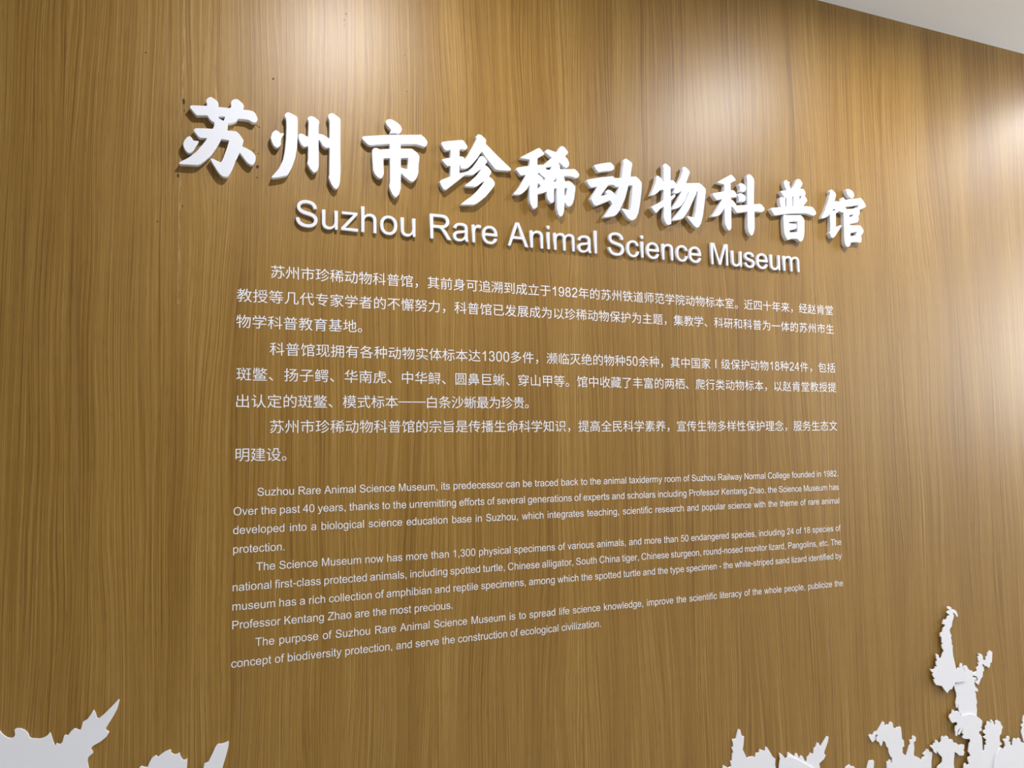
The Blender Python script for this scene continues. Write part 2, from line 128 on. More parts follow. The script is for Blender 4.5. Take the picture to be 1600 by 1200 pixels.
 ('普',1.3846,2.119,[[[-294,663],[-281,731],[-216,785],[-166,761],[-136,731],[-78,738],[-118,683],[-91,594],[-73,541],[-31,559],[47,669],[105,776],[139,834],[213,860],[285,832],[344,754],[320,692],[242,591],[358,601],[418,543],[431,469],[400,407],[450,362],[485,290],[422,224],[333,130],[629,141],[691,101],[771,8],[757,-61],[680,-103],[596,-95],[470,-65],[239,-72],[-54,-111],[-262,-145],[-469,-194],[-643,-228],[-682,-191],[-771,-69],[-735,-32],[-418,21],[-457,129],[-458,237],[-421,299],[-344,283],[-286,294],[-350,357],[-429,431],[-386,466],[-205,503],[-258,567]],[[-229,312],[-227,54],[-277,49],[-283,181],[-266,266]],[[-27,351],[11,355],[-3,86],[-40,82]],[[217,390],[288,398],[271,342],[215,272]],[[-359,-241],[-346,-190],[-304,-169],[-243,-180],[236,-128],[317,-190],[354,-270],[340,-556],[311,-708],[264,-813],[199,-860],[148,-840],[77,-788],[-151,-808],[-194,-840],[-245,-850],[-303,-781],[-349,-669],[-353,-538]],[[-173,-347],[112,-310],[103,-603],[-167,-636],[-164,-569],[-14,-547],[82,-496],[76,-414],[25,-382],[-175,-392]]]),
 ('馆',1.5614,2.115,[[[98,764],[122,808],[176,820],[261,816],[354,768],[398,682],[376,605],[310,564],[226,588],[145,662]],[[-495,681],[-440,736],[-378,727],[-278,648],[-260,600],[-333,412],[-248,432],[-175,421],[-145,399],[-100,445],[-41,559],[12,565],[51,503],[570,601],[625,620],[718,550],[808,418],[794,375],[705,332],[560,267],[579,219],[564,151],[506,87],[524,31],[497,-72],[420,-104],[203,-150],[190,-200],[545,-166],[607,-202],[683,-302],[662,-362],[569,-470],[597,-542],[569,-644],[515,-662],[387,-652],[194,-674],[167,-770],[100,-820],[37,-813],[-22,-745],[-36,-632],[-30,-336],[-24,132],[-97,133],[-180,165],[-300,79],[-322,-315],[-225,-265],[-118,-217],[-120,-255],[-255,-423],[-368,-564],[-443,-616],[-495,-608],[-560,-484],[-526,-432],[-514,-219],[-520,57],[-565,-13],[-671,-72],[-808,-115],[-805,-78],[-681,122],[-564,379],[-502,549],[-472,618]],[[-430,164],[-306,218],[-328,130]],[[29,307],[341,363],[547,407],[498,310],[435,324],[357,282],[99,244]],[[175,87],[326,118],[323,60],[182,33]],[[188,-418],[430,-362],[398,-469],[193,-505]]]),
]
PLANTS = [
 ('leaf_big',0,-0.2946,0.12,[[-1446,0],[-1446,8914],[-1315,9119],[-1201,9169],[-1060,9135],[-963,9028],[-914,8961],[-853,8906],[-782,8884],[-752,8904],[-738,8936],[-750,9025],[-715,9040],[-649,9026],[-588,8988],[-544,8934],[-518,8863],[-506,8844],[-445,8829],[-372,8812],[-311,8819],[-257,8845],[-206,8899],[-190,8849],[-156,8735],[-123,8656],[-106,8698],[-50,8672],[-14,8700],[8,8806],[26,8824],[70,8804],[112,8867],[167,8914],[205,8899],[256,8867],[274,8892],[296,9006],[328,9019],[365,9038],[414,9107],[456,9185],[469,9187],[496,9131],[523,9043],[549,9026],[631,9091],[757,9214],[858,9320],[878,9311],[848,9174],[787,9042],[700,8901],[665,8843],[670,8814],[696,8790],[726,8771],[679,8695],[591,8624],[478,8572],[435,8530],[475,8448],[401,8384],[386,8324],[412,8197],[442,8000],[442,0]]),
 ('leaf_scallop',0,-0.1274,0.12,[[-470,0],[-470,8000],[-439,8072],[-413,8096],[-360,8066],[-303,8057],[-282,8124],[-237,8209],[-171,8248],[-137,8207],[-77,8255],[-4,8293],[77,8310],[85,8251],[140,8207],[194,8213],[232,8229],[242,8170],[285,8089],[326,8085],[363,8108],[361,8022],[356,7937],[352,7809],[352,0]]),
 ('leaf_blade',0,-0.0405,0.12,[[-241,0],[-241,7807],[-222,7905],[-209,7968],[-139,7986],[-78,8114],[-10,8256],[25,8287],[88,8278],[152,8290],[216,8310],[210,8216],[176,8075],[109,7838],[82,7726],[82,0]]),
 ('plant_tower',0,1.1768,0.12,[[-744,0],[-744,5835],[-687,6077],[-618,6038],[-550,5990],[-443,6010],[-473,6136],[-426,6138],[-407,6304],[-371,6317],[-425,6448],[-377,6450],[-374,6525],[-405,6633],[-286,6634],[-272,6698],[-219,6823],[-193,6851],[-147,6822],[-112,6684],[-81,6666],[-38,6655],[-65,6478],[-95,6351],[-39,6248],[23,6115],[77,6144],[210,6143],[269,6101],[298,6211],[396,6200],[412,6283],[580,6210],[597,6303],[634,6303],[715,6189],[807,6040],[892,5979],[872,5838],[903,5699],[903,0]]),
 ('plant_front',1,1.3109,0.12,[[-389,0],[-389,5702],[-355,5888],[-327,5961],[-357,6115],[-295,6087],[-159,5948],[-100,5964],[-48,5994],[187,5880],[713,5582],[759,5477],[759,0]]),
 ('plant_fork',0,1.3749,0.12,[[-794,0],[-794,5595],[-728,5913],[-708,6065],[-670,6069],[-510,5957],[-486,5943],[-456,6016],[-406,5999],[-337,5852],[-294,5933],[-244,5915],[-149,5754],[-109,5767],[-91,5872],[-39,5874],[17,5953],[119,5908],[140,6053],[192,6055],[251,6174],[302,6147],[363,6049],[447,6145],[574,6275],[634,6257],[606,6141],[473,5903],[471,5854],[522,5816],[451,5729],[288,5646],[309,5554],[329,5432],[329,0]]),
 ('tuft_small',0,1.507,0.12,[[-207,0],[-207,5339],[-156,5416],[-26,5463],[28,5403],[97,5396],[153,5358],[159,5263],[159,0]]),
 ('tuft_blade',0,1.5759,0.12,[[-158,0],[-158,5219],[-102,5348],[-49,5452],[46,5437],[82,5454],[132,5415],[103,5212],[103,0]]),
 ('flower_left',0,1.6794,0.12,[[-470,0],[-470,5103],[-462,5337],[-407,5319],[-355,5372],[-321,5341],[-314,5256],[-277,5264],[-256,5392],[-326,5447],[-379,5560],[-384,5666],[-442,5710],[-483,5838],[-564,5885],[-594,5802],[-634,5747],[-679,5798],[-687,5851],[-791,5919],[-787,5988],[-722,6057],[-805,6078],[-838,5943],[-936,5897],[-1013,6004],[-1049,6079],[-994,6119],[-913,6076],[-836,6161],[-753,6149],[-532,6380],[-474,6337],[-479,6267],[-431,6252],[-393,6282],[-321,6254],[-305,6313],[-243,6327],[-184,6288],[-173,6162],[-72,6127],[-33,6160],[28,6143],[66,6164],[106,6131],[116,5979],[119,5837],[189,5774],[190,5614],[129,5623],[118,5466],[248,5366],[306,5490],[364,5606],[417,5651],[388,5762],[500,5754],[505,5834],[557,5853],[629,5798],[622,5701],[545,5685],[555,5541],[523,5368],[579,5271],[618,5291],[740,5228],[774,5160],[842,5230],[934,5269],[849,5327],[981,5387],[997,5438],[1085,5407],[1093,5352],[1206,5317],[1205,5227],[1165,5107],[1146,4841],[1146,0]]),
 ('flower_mid',1,1.8526,0.12,[[-414,0],[-414,4873],[-376,4930],[-258,4975],[-198,5013],[-189,5139],[-296,5235],[-379,5343],[-396,5267],[-494,5329],[-522,5413],[-618,5491],[-616,5530],[-504,5505],[-489,5559],[-432,5550],[-425,5645],[-337,5608],[-306,5555],[-263,5525],[-203,5556],[-183,5665],[-123,5704],[-70,5640],[-8,5695],[70,5652],[109,5558],[191,5570],[247,5537],[254,5472],[368,5439],[479,5358],[574,5372],[679,5344],[670,5240],[633,5213],[675,5150],[620,5053],[551,5072],[458,5087],[393,5153],[292,5209],[273,5115],[256,5054],[234,4913],[246,4767],[246,0]]),
 ('stem_round',2,1.9258,0.12,[[-164,0],[-164,4726],[-144,4835],[-82,4866],[-5,4797],[68,4818],[17,4922],[23,5002],[143,5016],[92,5113],[47,5144],[80,5269],[113,5378],[161,5387],[145,5486],[4,5499],[-135,5544],[-143,5586],[-80,5633],[-148,5675],[-90,5813],[-205,5700],[-256,5651],[-313,5675],[-181,5850],[-304,5779],[-334,5702],[-340,5630],[-408,5657],[-391,5727],[-416,5795],[-389,5904],[-318,5910],[-311,5990],[-357,6013],[-509,6005],[-551,6064],[-624,6179],[-585,6238],[-513,6252],[-470,6368],[-403,6326],[-382,6291],[-264,6295],[-209,6252],[-134,6152],[-39,6147],[152,6162],[340,6120],[456,6063],[593,5970],[680,5901],[635,5734],[586,5733],[643,5692],[626,5629],[537,5638],[514,5596],[614,5483],[630,5382],[628,5219],[628,5072],[601,4603],[601,0]]),
 ('column_leafy',1,1.95,0.7131,[[-142,52],[-405,301],[-444,408],[-434,545],[-483,431],[-522,446],[-543,587],[-486,736],[-496,848],[-541,956],[-560,1050],[-442,1144],[-72,1244],[-123,1329],[-107,1406],[-165,1518],[-105,1551],[-30,1536],[12,1458],[75,1398],[169,1374],[221,1302],[314,1251],[330,1203],[187,1239],[184,1200],[326,1157],[341,1102],[264,1111],[237,1022],[268,925],[367,833],[362,768],[239,810],[280,712],[272,621],[304,513],[299,458],[269,424],[286,291],[259,127],[234,0]]),
 ('leaf_spire',2,1.8717,0.8024,[[73,2322],[138,2348],[247,2298],[219,2257],[319,2244],[417,2195],[461,2111],[485,2030],[429,2035],[372,2111],[312,2151],[272,2128],[327,2088],[300,2003],[242,1902],[221,1799],[167,1742],[127,1720],[133,1632],[189,1539],[160,1489],[189,1381],[171,1313],[212,1256],[197,1152],[208,976],[257,796],[303,581],[308,563],[371,641],[446,626],[442,692],[484,747],[549,733],[544,667],[612,554],[623,461],[663,364],[669,311],[634,236],[227,246],[202,171],[146,165],[102,92],[-11,81],[-92,0],[-195,104],[-297,233],[-352,227],[-424,261],[-488,263],[-564,343],[-594,436],[-521,434],[-607,515],[-629,582],[-582,602],[-669,664],[-710,733],[-593,700],[-519,711],[-505,774],[-423,758],[-466,809],[-468,906],[-412,906],[-443,987],[-462,1112],[-354,1068],[-341,995],[-297,965],[-250,979],[-205,1078],[-134,1155],[-163,1182],[-208,1248],[-214,1335],[-151,1337],[-210,1387],[-199,1525],[-258,1566],[-239,1651],[-164,1661],[-132,1763],[-54,1808],[-37,1858],[-147,1886],[-89,2003],[23,1993],[80,2084],[169,2094],[38,2185],[116,2231],[192,2233],[83,2286]]),
 ('twig',0,2.0143,0.8066,[[-373,373],[-226,389],[-257,486],[-167,515],[-153,567],[-198,612],[-119,617],[-154,674],[-174,783],[-114,803],[-166,876],[-12,839],[40,760],[33,680],[159,646],[157,747],[217,754],[235,846],[296,866],[310,915],[434,851],[407,652],[391,573],[308,542],[326,513],[268,419],[183,462],[156,492],[96,492],[61,543],[14,562],[-10,518],[46,478],[56,363],[6,355],[-15,217],[-87,173],[-199,0],[-328,89],[-363,139],[-218,122],[-213,188],[-267,247],[-389,295]]),
 ('flower_right',1,2.0322,0.12,[[-520,0],[-520,4601],[-459,5049],[-330,5078],[-312,5207],[-239,5212],[-268,5299],[-205,5330],[-354,5443],[-255,5461],[-239,5500],[-344,5557],[-327,5620],[-241,5624],[-246,5707],[-182,5748],[-161,5844],[-77,5832],[16,5769],[-26,5850],[24,5864],[105,5790],[112,5731],[184,5704],[166,5782],[244,5829],[387,5751],[394,5691],[473,5597],[417,5530],[396,5433],[317,5378],[317,5228],[397,5150],[382,5119],[307,5114],[248,5006],[169,4952],[87,4866],[51,4723],[57,4508],[57,0]]),
 ('bush',2,2.105,0.12,[[-759,0],[-759,4533],[-718,4724],[-630,4891],[-494,5035],[-429,5075],[-323,5001],[-241,5080],[-257,5182],[-314,5249],[-286,5286],[-176,5261],[-157,5325],[-81,5336],[-43,5284],[-66,5220],[-106,5193],[2,5143],[-50,5118],[8,5059],[57,5043],[80,5165],[125,5242],[212,5221],[243,5149],[273,5203],[339,5219],[398,5168],[405,5108],[515,5050],[742,4999],[834,4884],[830,4277],[830,0]]),
 ('tuft_edge',0,2.1743,0.6012,[[109,1026],[-28,942],[-77,830],[-44,758],[-152,705],[-95,629],[-153,553],[-148,468],[-106,360],[-68,219],[41,0],[226,40],[209,416],[287,694]]),
]
CHINESE_LINES = [
 ('苏州市珍稀动物科普馆，其前身可追溯到成立于1982年的苏州铁道师范学院动物标本室。近四十年来，经赵肯堂',[0.0616, 0.0912, 0.1209, 0.1506, 0.1803, 0.2101, 0.2398, 0.2695, 0.2993, 0.329, 0.3588, 0.3885, 0.4183, 0.4481, 0.4779, 0.5077, 0.5375, 0.5673, 0.5971, 0.627, 0.6568, 0.6804, 0.6977, 0.715, 0.7323, 0.7558, 0.7857, 0.8156, 0.8455, 0.8753, 0.9052, 0.9351, 0.965, 0.995, 1.0249, 1.0548, 1.0847, 1.1146, 1.1446, 1.1745, 1.2045, 1.2344, 1.2644, 1.2943, 1.3243, 1.3543, 1.3843, 1.4142, 1.4442, 1.4742, 1.5042],1.856,1.8564),
 ('教授等几代专家学者的不懈努力，科普馆已发展成为以珍稀动物保护为主题，集教学、科研和科普为一体的苏州市生',[-0.0016, 0.0288, 0.0591, 0.0894, 0.1197, 0.1499, 0.1801, 0.2102, 0.2403, 0.2704, 0.3004, 0.3305, 0.3604, 0.3904, 0.4204, 0.4503, 0.4802, 0.5101, 0.54, 0.5699, 0.5997, 0.6296, 0.6595, 0.6894, 0.7192, 0.7491, 0.779, 0.8089, 0.8388, 0.8687, 0.8986, 0.9286, 0.9586, 0.9886, 1.0186, 1.0487, 1.0787, 1.1089, 1.139, 1.1692, 1.1994, 1.2297, 1.26, 1.2904, 1.3208, 1.3513, 1.3818, 1.4123, 1.443, 1.4737, 1.5044],1.8045,1.8048),
 ('物学科普教育基地。',[-0.0024, 0.0276, 0.0575, 0.0875, 0.1175, 0.1475, 0.1775, 0.2075, 0.2374],1.7523,1.753),
 ('科普馆现拥有各种动物实体标本达1300多件，濒临灭绝的物种50余种，其中国家Ⅰ级保护动物18种24件，包括',[0.062, 0.0922, 0.1223, 0.1524, 0.1824, 0.2125, 0.2425, 0.2725, 0.3024, 0.3324, 0.3623, 0.3923, 0.4222, 0.4521, 0.482, 0.5056, 0.5229, 0.5402, 0.5576, 0.5812, 0.6111, 0.641, 0.6709, 0.7008, 0.7307, 0.7606, 0.7906, 0.8205, 0.8505, 0.8742, 0.8916, 0.9153, 0.9454, 0.9755, 1.0056, 1.0357, 1.0659, 1.0961, 1.1263, 1.1566, 1.1869, 1.2173, 1.2477, 1.2782, 1.3023, 1.32, 1.3441, 1.3683, 1.386, 1.4103, 1.441, 1.4718, 1.5027],1.6997,1.6995),
 ('斑鳖、扬子鳄、华南虎、中华鲟、圆鼻巨蜥、穿山甲等。馆中收藏了丰富的两栖、爬行类动物标本，以赵肯堂教授提',[-0.0006, 0.0296, 0.0598, 0.09, 0.1202, 0.1503, 0.1803, 0.2104, 0.2404, 0.2704, 0.3003, 0.3302, 0.3602, 0.39, 0.4199, 0.4498, 0.4796, 0.5095, 0.5393, 0.5691, 0.5989, 0.6288, 0.6586, 0.6884, 0.7182, 0.7481, 0.7779, 0.8078, 0.8377, 0.8676, 0.8975, 0.9274, 0.9573, 0.9873, 1.0173, 1.0474, 1.0774, 1.1075, 1.1377, 1.1678, 1.1981, 1.2283, 1.2586, 1.289, 1.3194, 1.3498, 1.3803, 1.4109, 1.4415, 1.4722, 1.5029],1.6479,1.647),
 ('出认定的斑鳖、模式标本——白条沙蜥最为珍贵。',[-0.0023, 0.0278, 0.0579, 0.0879, 0.1178, 0.1477, 0.1775, 0.2072, 0.2368, 0.2664, 0.2958, 0.3252, 0.3546, 0.3838, 0.413, 0.4421, 0.4711, 0.5001, 0.529, 0.5578, 0.5865, 0.6151],1.5946,1.5969),
 ('苏州市珍稀动物科普馆的宗旨是传播生命科学知识，提高全民科学素养，宣传生物多样性保护理念，服务生态文',[0.0629, 0.0928, 0.1227, 0.1527, 0.1826, 0.2124, 0.2423, 0.2722, 0.302, 0.3319, 0.3617, 0.3915, 0.4214, 0.4512, 0.481, 0.5108, 0.5406, 0.5704, 0.6002, 0.6301, 0.6599, 0.6897, 0.7195, 0.7494, 0.7792, 0.8091, 0.839, 0.8689, 0.8987, 0.9287, 0.9586, 0.9885, 1.0185, 1.0485, 1.0785, 1.1085, 1.1385, 1.1686, 1.1987, 1.2288, 1.2589, 1.2891, 1.3193, 1.3495, 1.3798, 1.4101, 1.4404, 1.4707, 1.5011],1.5444,1.5433),
 ('明建设。',[-0.0015, 0.0279, 0.0574, 0.0868],1.4897,1.4892),
]
ENGLISH_LINES = [
 ('Suzhou Rare Animal Science Museum, its predecessor can be traced back to the animal taxidermy room of Suzhou Railway Normal College founded in 1982.',[0.0266, 0.1046, 0.1567, 0.2277, 0.3093, 0.4026, 0.4299, 0.5528, 0.5931, 0.6228, 0.6878, 0.7387, 0.7625, 0.7981, 0.8667, 0.9648, 1.0192, 1.0429, 1.121, 1.2014, 1.2759, 1.354, 1.4368, 1.4593],1.4087),
 ('Over the past 40 years, thanks to the unremitting efforts of several generations of experts and scholars including Professor Kentang Zhao, the Science Museum has',[-0.0172, 0.0343, 0.0692, 0.1147, 0.1438, 0.207, 0.275, 0.2981, 0.333, 0.4435, 0.5079, 0.531, 0.6049, 0.7213, 0.7444, 0.8194, 0.8603, 0.9447, 1.034, 1.1303, 1.2148, 1.2745, 1.3094, 1.3904, 1.4772],1.3728),
 ('developed into a biological science education base in Suzhou, which integrates teaching, scientific research and popular science with the theme of rare animal',[-0.0172, 0.0887, 0.1307, 0.1503, 0.2467, 0.3265, 0.4264, 0.4802, 0.5045, 0.5903, 0.6524, 0.7534, 0.8474, 0.9367, 1.0271, 1.0703, 1.149, 1.2288, 1.2744, 1.3117, 1.3785, 1.404, 1.4496],1.3369),
 ('protection.',[-0.0172],1.3005),
 ('The Science Museum now has more than 1,300 physical specimens of various animals, and more than 50 endangered species, including 24 of 18 species of',[0.0266, 0.0695, 0.1514, 0.2392, 0.2845, 0.3251, 0.3798, 0.4275, 0.487, 0.5701, 0.678, 0.702, 0.7768, 0.8623, 0.9041, 0.9588, 1.0065, 1.0364, 1.1562, 1.2404, 1.3306, 1.3606, 1.3847, 1.4146, 1.493],1.2646),
 ('national first-class protected animals, including spotted turtle, Chinese alligator, South China tiger, Chinese sturgeon, round-nosed monitor lizard, Pangolins, etc. The',[-0.0172, 0.062, 0.1565, 0.2498, 0.3337, 0.4223, 0.4967, 0.5546, 0.6373, 0.7223, 0.7826, 0.8429, 0.8949, 0.9776, 1.0709, 1.1949, 1.2705, 1.332, 1.4359, 1.4749],1.2284),
 ('museum has a rich collection of amphibian and reptile specimens, among which the spotted turtle and the type specimen - the white-striped sand lizard identified by',[-0.0172, 0.0698, 0.1096, 0.1269, 0.1667, 0.2608, 0.284, 0.3876, 0.4285, 0.4919, 0.6049, 0.6754, 0.7352, 0.7703, 0.8455, 0.8982, 0.9392, 0.9742, 1.0199, 1.1164, 1.129, 1.164, 1.29, 1.3416, 1.3978, 1.4884],1.1921),
 ('Professor Kentang Zhao are the most precious.',[-0.0172, 0.0796, 0.1647, 0.219, 0.2556, 0.291, 0.3429],1.157),
 ('The purpose of Suzhou Rare Animal Science Museum is to spread life science knowledge, improve the scientific literacy of the whole people, publicize the',[0.0266, 0.0706, 0.1548, 0.1799, 0.2594, 0.3128, 0.3852, 0.4682, 0.5571, 0.5798, 0.605, 0.6774, 0.7119, 0.7914, 0.9063, 0.9892, 1.0262, 1.1151, 1.1898, 1.2149, 1.2519, 1.3148, 1.3919, 1.482],1.1209),
 ('concept of biodiversity protection, and serve the construction of ecological civilization.',[-0.0172, 0.0631, 0.0867, 0.1989, 0.304, 0.3453, 0.4031, 0.4386, 0.559, 0.5826, 0.683],1.0852),
]
HOLES = [(0.0488, 2.257, 0.00228, 1), (-0.1891, 2.269, 0.00156, 1), (0.1974, 2.4252, 0.0012, 1), (0.1934, 2.4115, 0.00096, 1), (0.1934, 2.3988, 0.00096, 1), (-0.1059, 2.2568, 0.0012, 0.6), (-0.1198, 2.1815, 0.00264, 2.4), (-0.1183, 2.1636, 0.0012, 1.4), (0.0187, 2.1533, 0.00156, 0.9), (0.0224, 2.1505, 0.00192, 0.7), (0.0119, 2.1012, 0.00132, 1.6), (0.0206, 2.0957, 0.0012, 1.2), (0.0203, 2.0685, 0.00312, 1.4), (0.0193, 2.0459, 0.00132, 1.5), (-0.1275, 2.0321, 0.0024, 1.5), (-0.1184, 1.9727, 0.00108, 2), (0.3265, 2.358, 0.0012, 0.8), (0.3306, 2.276, 0.0012, 1.3), (1.1868, 2.3629, 0.00084, 1), (1.1901, 2.3548, 0.0006, 1), (1.1897, 2.3444, 0.00072, 1), (1.6407, 2.2425, 0.00096, 1), (-0.162, 1.938, 0.00144, 1.2), (1.8449, 2.4023, 0.00084, 1.5)]
TITLE_ENGLISH = {'x': 0.0918, 'z': 1.9523, 'size': 0.0768, 't': 'Suzhou Rare Animal Science Museum'}

# ---------------------------------------------------------------- helpers
random.seed(4)

def link(o, parent=None):
    COL.objects.link(o)
    if parent is not None:
        o.parent = parent
    return o

def tag(o, label, cat, group=None):
    o['label'] = label
    o['category'] = cat
    if group:
        o['group'] = group
    return o

def empty(name, loc):
    o = bpy.data.objects.new(name, None)
    o.location = loc
    o.empty_display_size = 0.05
    return link(o)

def mesh_obj(name, bm, mat, parent=None, loc=(0, 0, 0)):
    me = bpy.data.meshes.new(name)
    bm.to_mesh(me)
    bm.free()
    me.materials.append(mat)
    o = bpy.data.objects.new(name, me)
    o.location = loc
    return link(o, parent)

def add_box(bm, x0, x1, y0, y1, z0, z1):
    vs = [bm.verts.new(p) for p in [(x0, y0, z0), (x1, y0, z0), (x1, y1, z0), (x0, y1, z0),
                                    (x0, y0, z1), (x1, y0, z1), (x1, y1, z1), (x0, y1, z1)]]
    for f in [(0, 3, 2, 1), (4, 5, 6, 7), (0, 1, 5, 4), (1, 2, 6, 5), (2, 3, 7, 6), (3, 0, 4, 7)]:
        bm.faces.new([vs[i] for i in f])

def curve_mesh(polys, depth, bevel=0.0, segs=1):
    """closed outlines (x, z) -> solid plate: front face at -depth, back on the wall plane (local y = 0)"""
    cu = bpy.data.curves.new('outline', 'CURVE')
    cu.dimensions = '2D'
    cu.fill_mode = 'BOTH'
    cu.extrude = depth / 2 - bevel
    cu.bevel_depth = bevel
    cu.bevel_resolution = segs
    cu.offset = -bevel
    for p in polys:
        sp = cu.splines.new('POLY')
        sp.points.add(len(p) - 1)
        for q, pt in zip(sp.points, p):
            q.co = (pt[0], pt[1], 0, 1)
        sp.use_cyclic_u = True
    ob = bpy.data.objects.new('outline', cu)
    COL.objects.link(ob)
    dg = bpy.context.evaluated_depsgraph_get()
    dg.update()
    me = bpy.data.meshes.new_from_object(ob.evaluated_get(dg))
    bpy.data.objects.remove(ob)
    bpy.data.curves.remove(cu)
    # curve x, y -> world x, z ; curve z+ -> towards the room (-y)
    me.transform(Matrix([[1, 0, 0, 0], [0, 0, -1, -depth / 2], [0, 1, 0, 0], [0, 0, 0, 1]]))
    return me

def soften(p, r):
    """round every corner of a closed outline by a small radius"""
    out = []
    n = len(p)
    for i in range(n):
        a, b, c = Vector(p[i - 1]), Vector(p[i]), Vector(p[(i + 1) % n])
        u, v = a - b, c - b
        lu, lv = u.length, v.length
        if lu < 1e-6 or lv < 1e-6:
            continue
        t1, t2 = b + u * (min(r, lu * 0.42) / lu), b + v * (min(r, lv * 0.42) / lv)
        for k in (0.0, 0.33, 0.67, 1.0):
            q = t1 * (1 - k) ** 2 + b * 2 * k * (1 - k) + t2 * k * k
            out.append((q.x, q.y))
    return out

def glyph_polys(ch, size_x, size_y, n=5):
    """Grotesque letter outline: moves, lines and quadratic curves on a 2048 grid"""
    polys = []
    for cmd, args in re.findall(r'([MLQZ])([^MLQZ]*)', ARIAL[ch][1]):
        v = [float(t) for t in args.split()]
        if cmd == 'M':
            cur = [(v[0], v[1])]
        elif cmd == 'L':
            cur.append((v[0], v[1]))
        elif cmd == 'Q':
            x0, y0 = cur[-1]
            for i in range(1, n + 1):
                t = i / n
                cur.append(((1 - t) ** 2 * x0 + 2 * t * (1 - t) * v[0] + t * t * v[2],
                            (1 - t) ** 2 * y0 + 2 * t * (1 - t) * v[1] + t * t * v[3]))
        else:
            if cur[0] == cur[-1]:
                cur.pop()
            polys.append([(x * size_x / 2048, y * size_y / 2048) for x, y in cur])
    return polys

def adv(ch):
    return (569 if ch == ' ' else ARIAL[ch][0]) / 2048

# ---------------------------------------------------------------- materials
def new_mat(name):
    m = bpy.data.materials.new(name)
    m.use_nodes = True
    nt = m.node_tree
    return m, nt, nt.nodes['Principled BSDF']

def white_mat(name, col, rough, grain=0.0):
    m, nt, b = new_mat(name)
    b.inputs['Roughness'].default_value = rough
    b.inputs['Specular IOR Level'].default_value = 0.35
    n = nt.nodes.new('ShaderNodeTexNoise')
    n.inputs['Scale'].default_value = 900
    tc = nt.nodes.new('ShaderNodeTexCoord')
    nt.links.new(tc.outputs['Object'], n.inputs['Vector'])
    mx = nt.nodes.new('ShaderNodeMix')
    mx.data_type = 'RGBA'
    mx.inputs['A'].default_value = (col[0] * (1 - grain), col[1] * (1 - grain), col[2] * (1 - grain), 1)
    mx.inputs['B'].default_value = (*col, 1)
    nt.links.new(n.outputs['Fac'], mx.inputs['Factor'])
    nt.links.new(mx.outputs['Result'], b.inputs['Base Color'])
    return m

M_LETTER = white_mat('white_foam_board', (0.81, 0.835, 0.90), 0.55, 0.05)
M_VINYL = white_mat('white_vinyl', (0.87, 0.87, 0.90), 0.5, 0.03)
M_PLANT = white_mat('white_cutout_board', (0.86, 0.87, 0.92), 0.5, 0.05)
M_CEIL = white_mat('ceiling_paint', (0.78, 0.81, 0.84), 0.9, 0.04)
M_FLOOR = white_mat('pale_floor_tile', (0.40, 0.38, 0.35), 0.5, 0.1)
M_RING = white_mat('white_lamp_ring', (0.8, 0.8, 0.8), 0.4, 0.0)
M_HOLE, _nt, _b = new_mat('dark_hole')
_b.inputs['Base Color'].default_value = (0.06, 0.035, 0.015, 1)
_b.inputs['Roughness'].default_value = 0.9

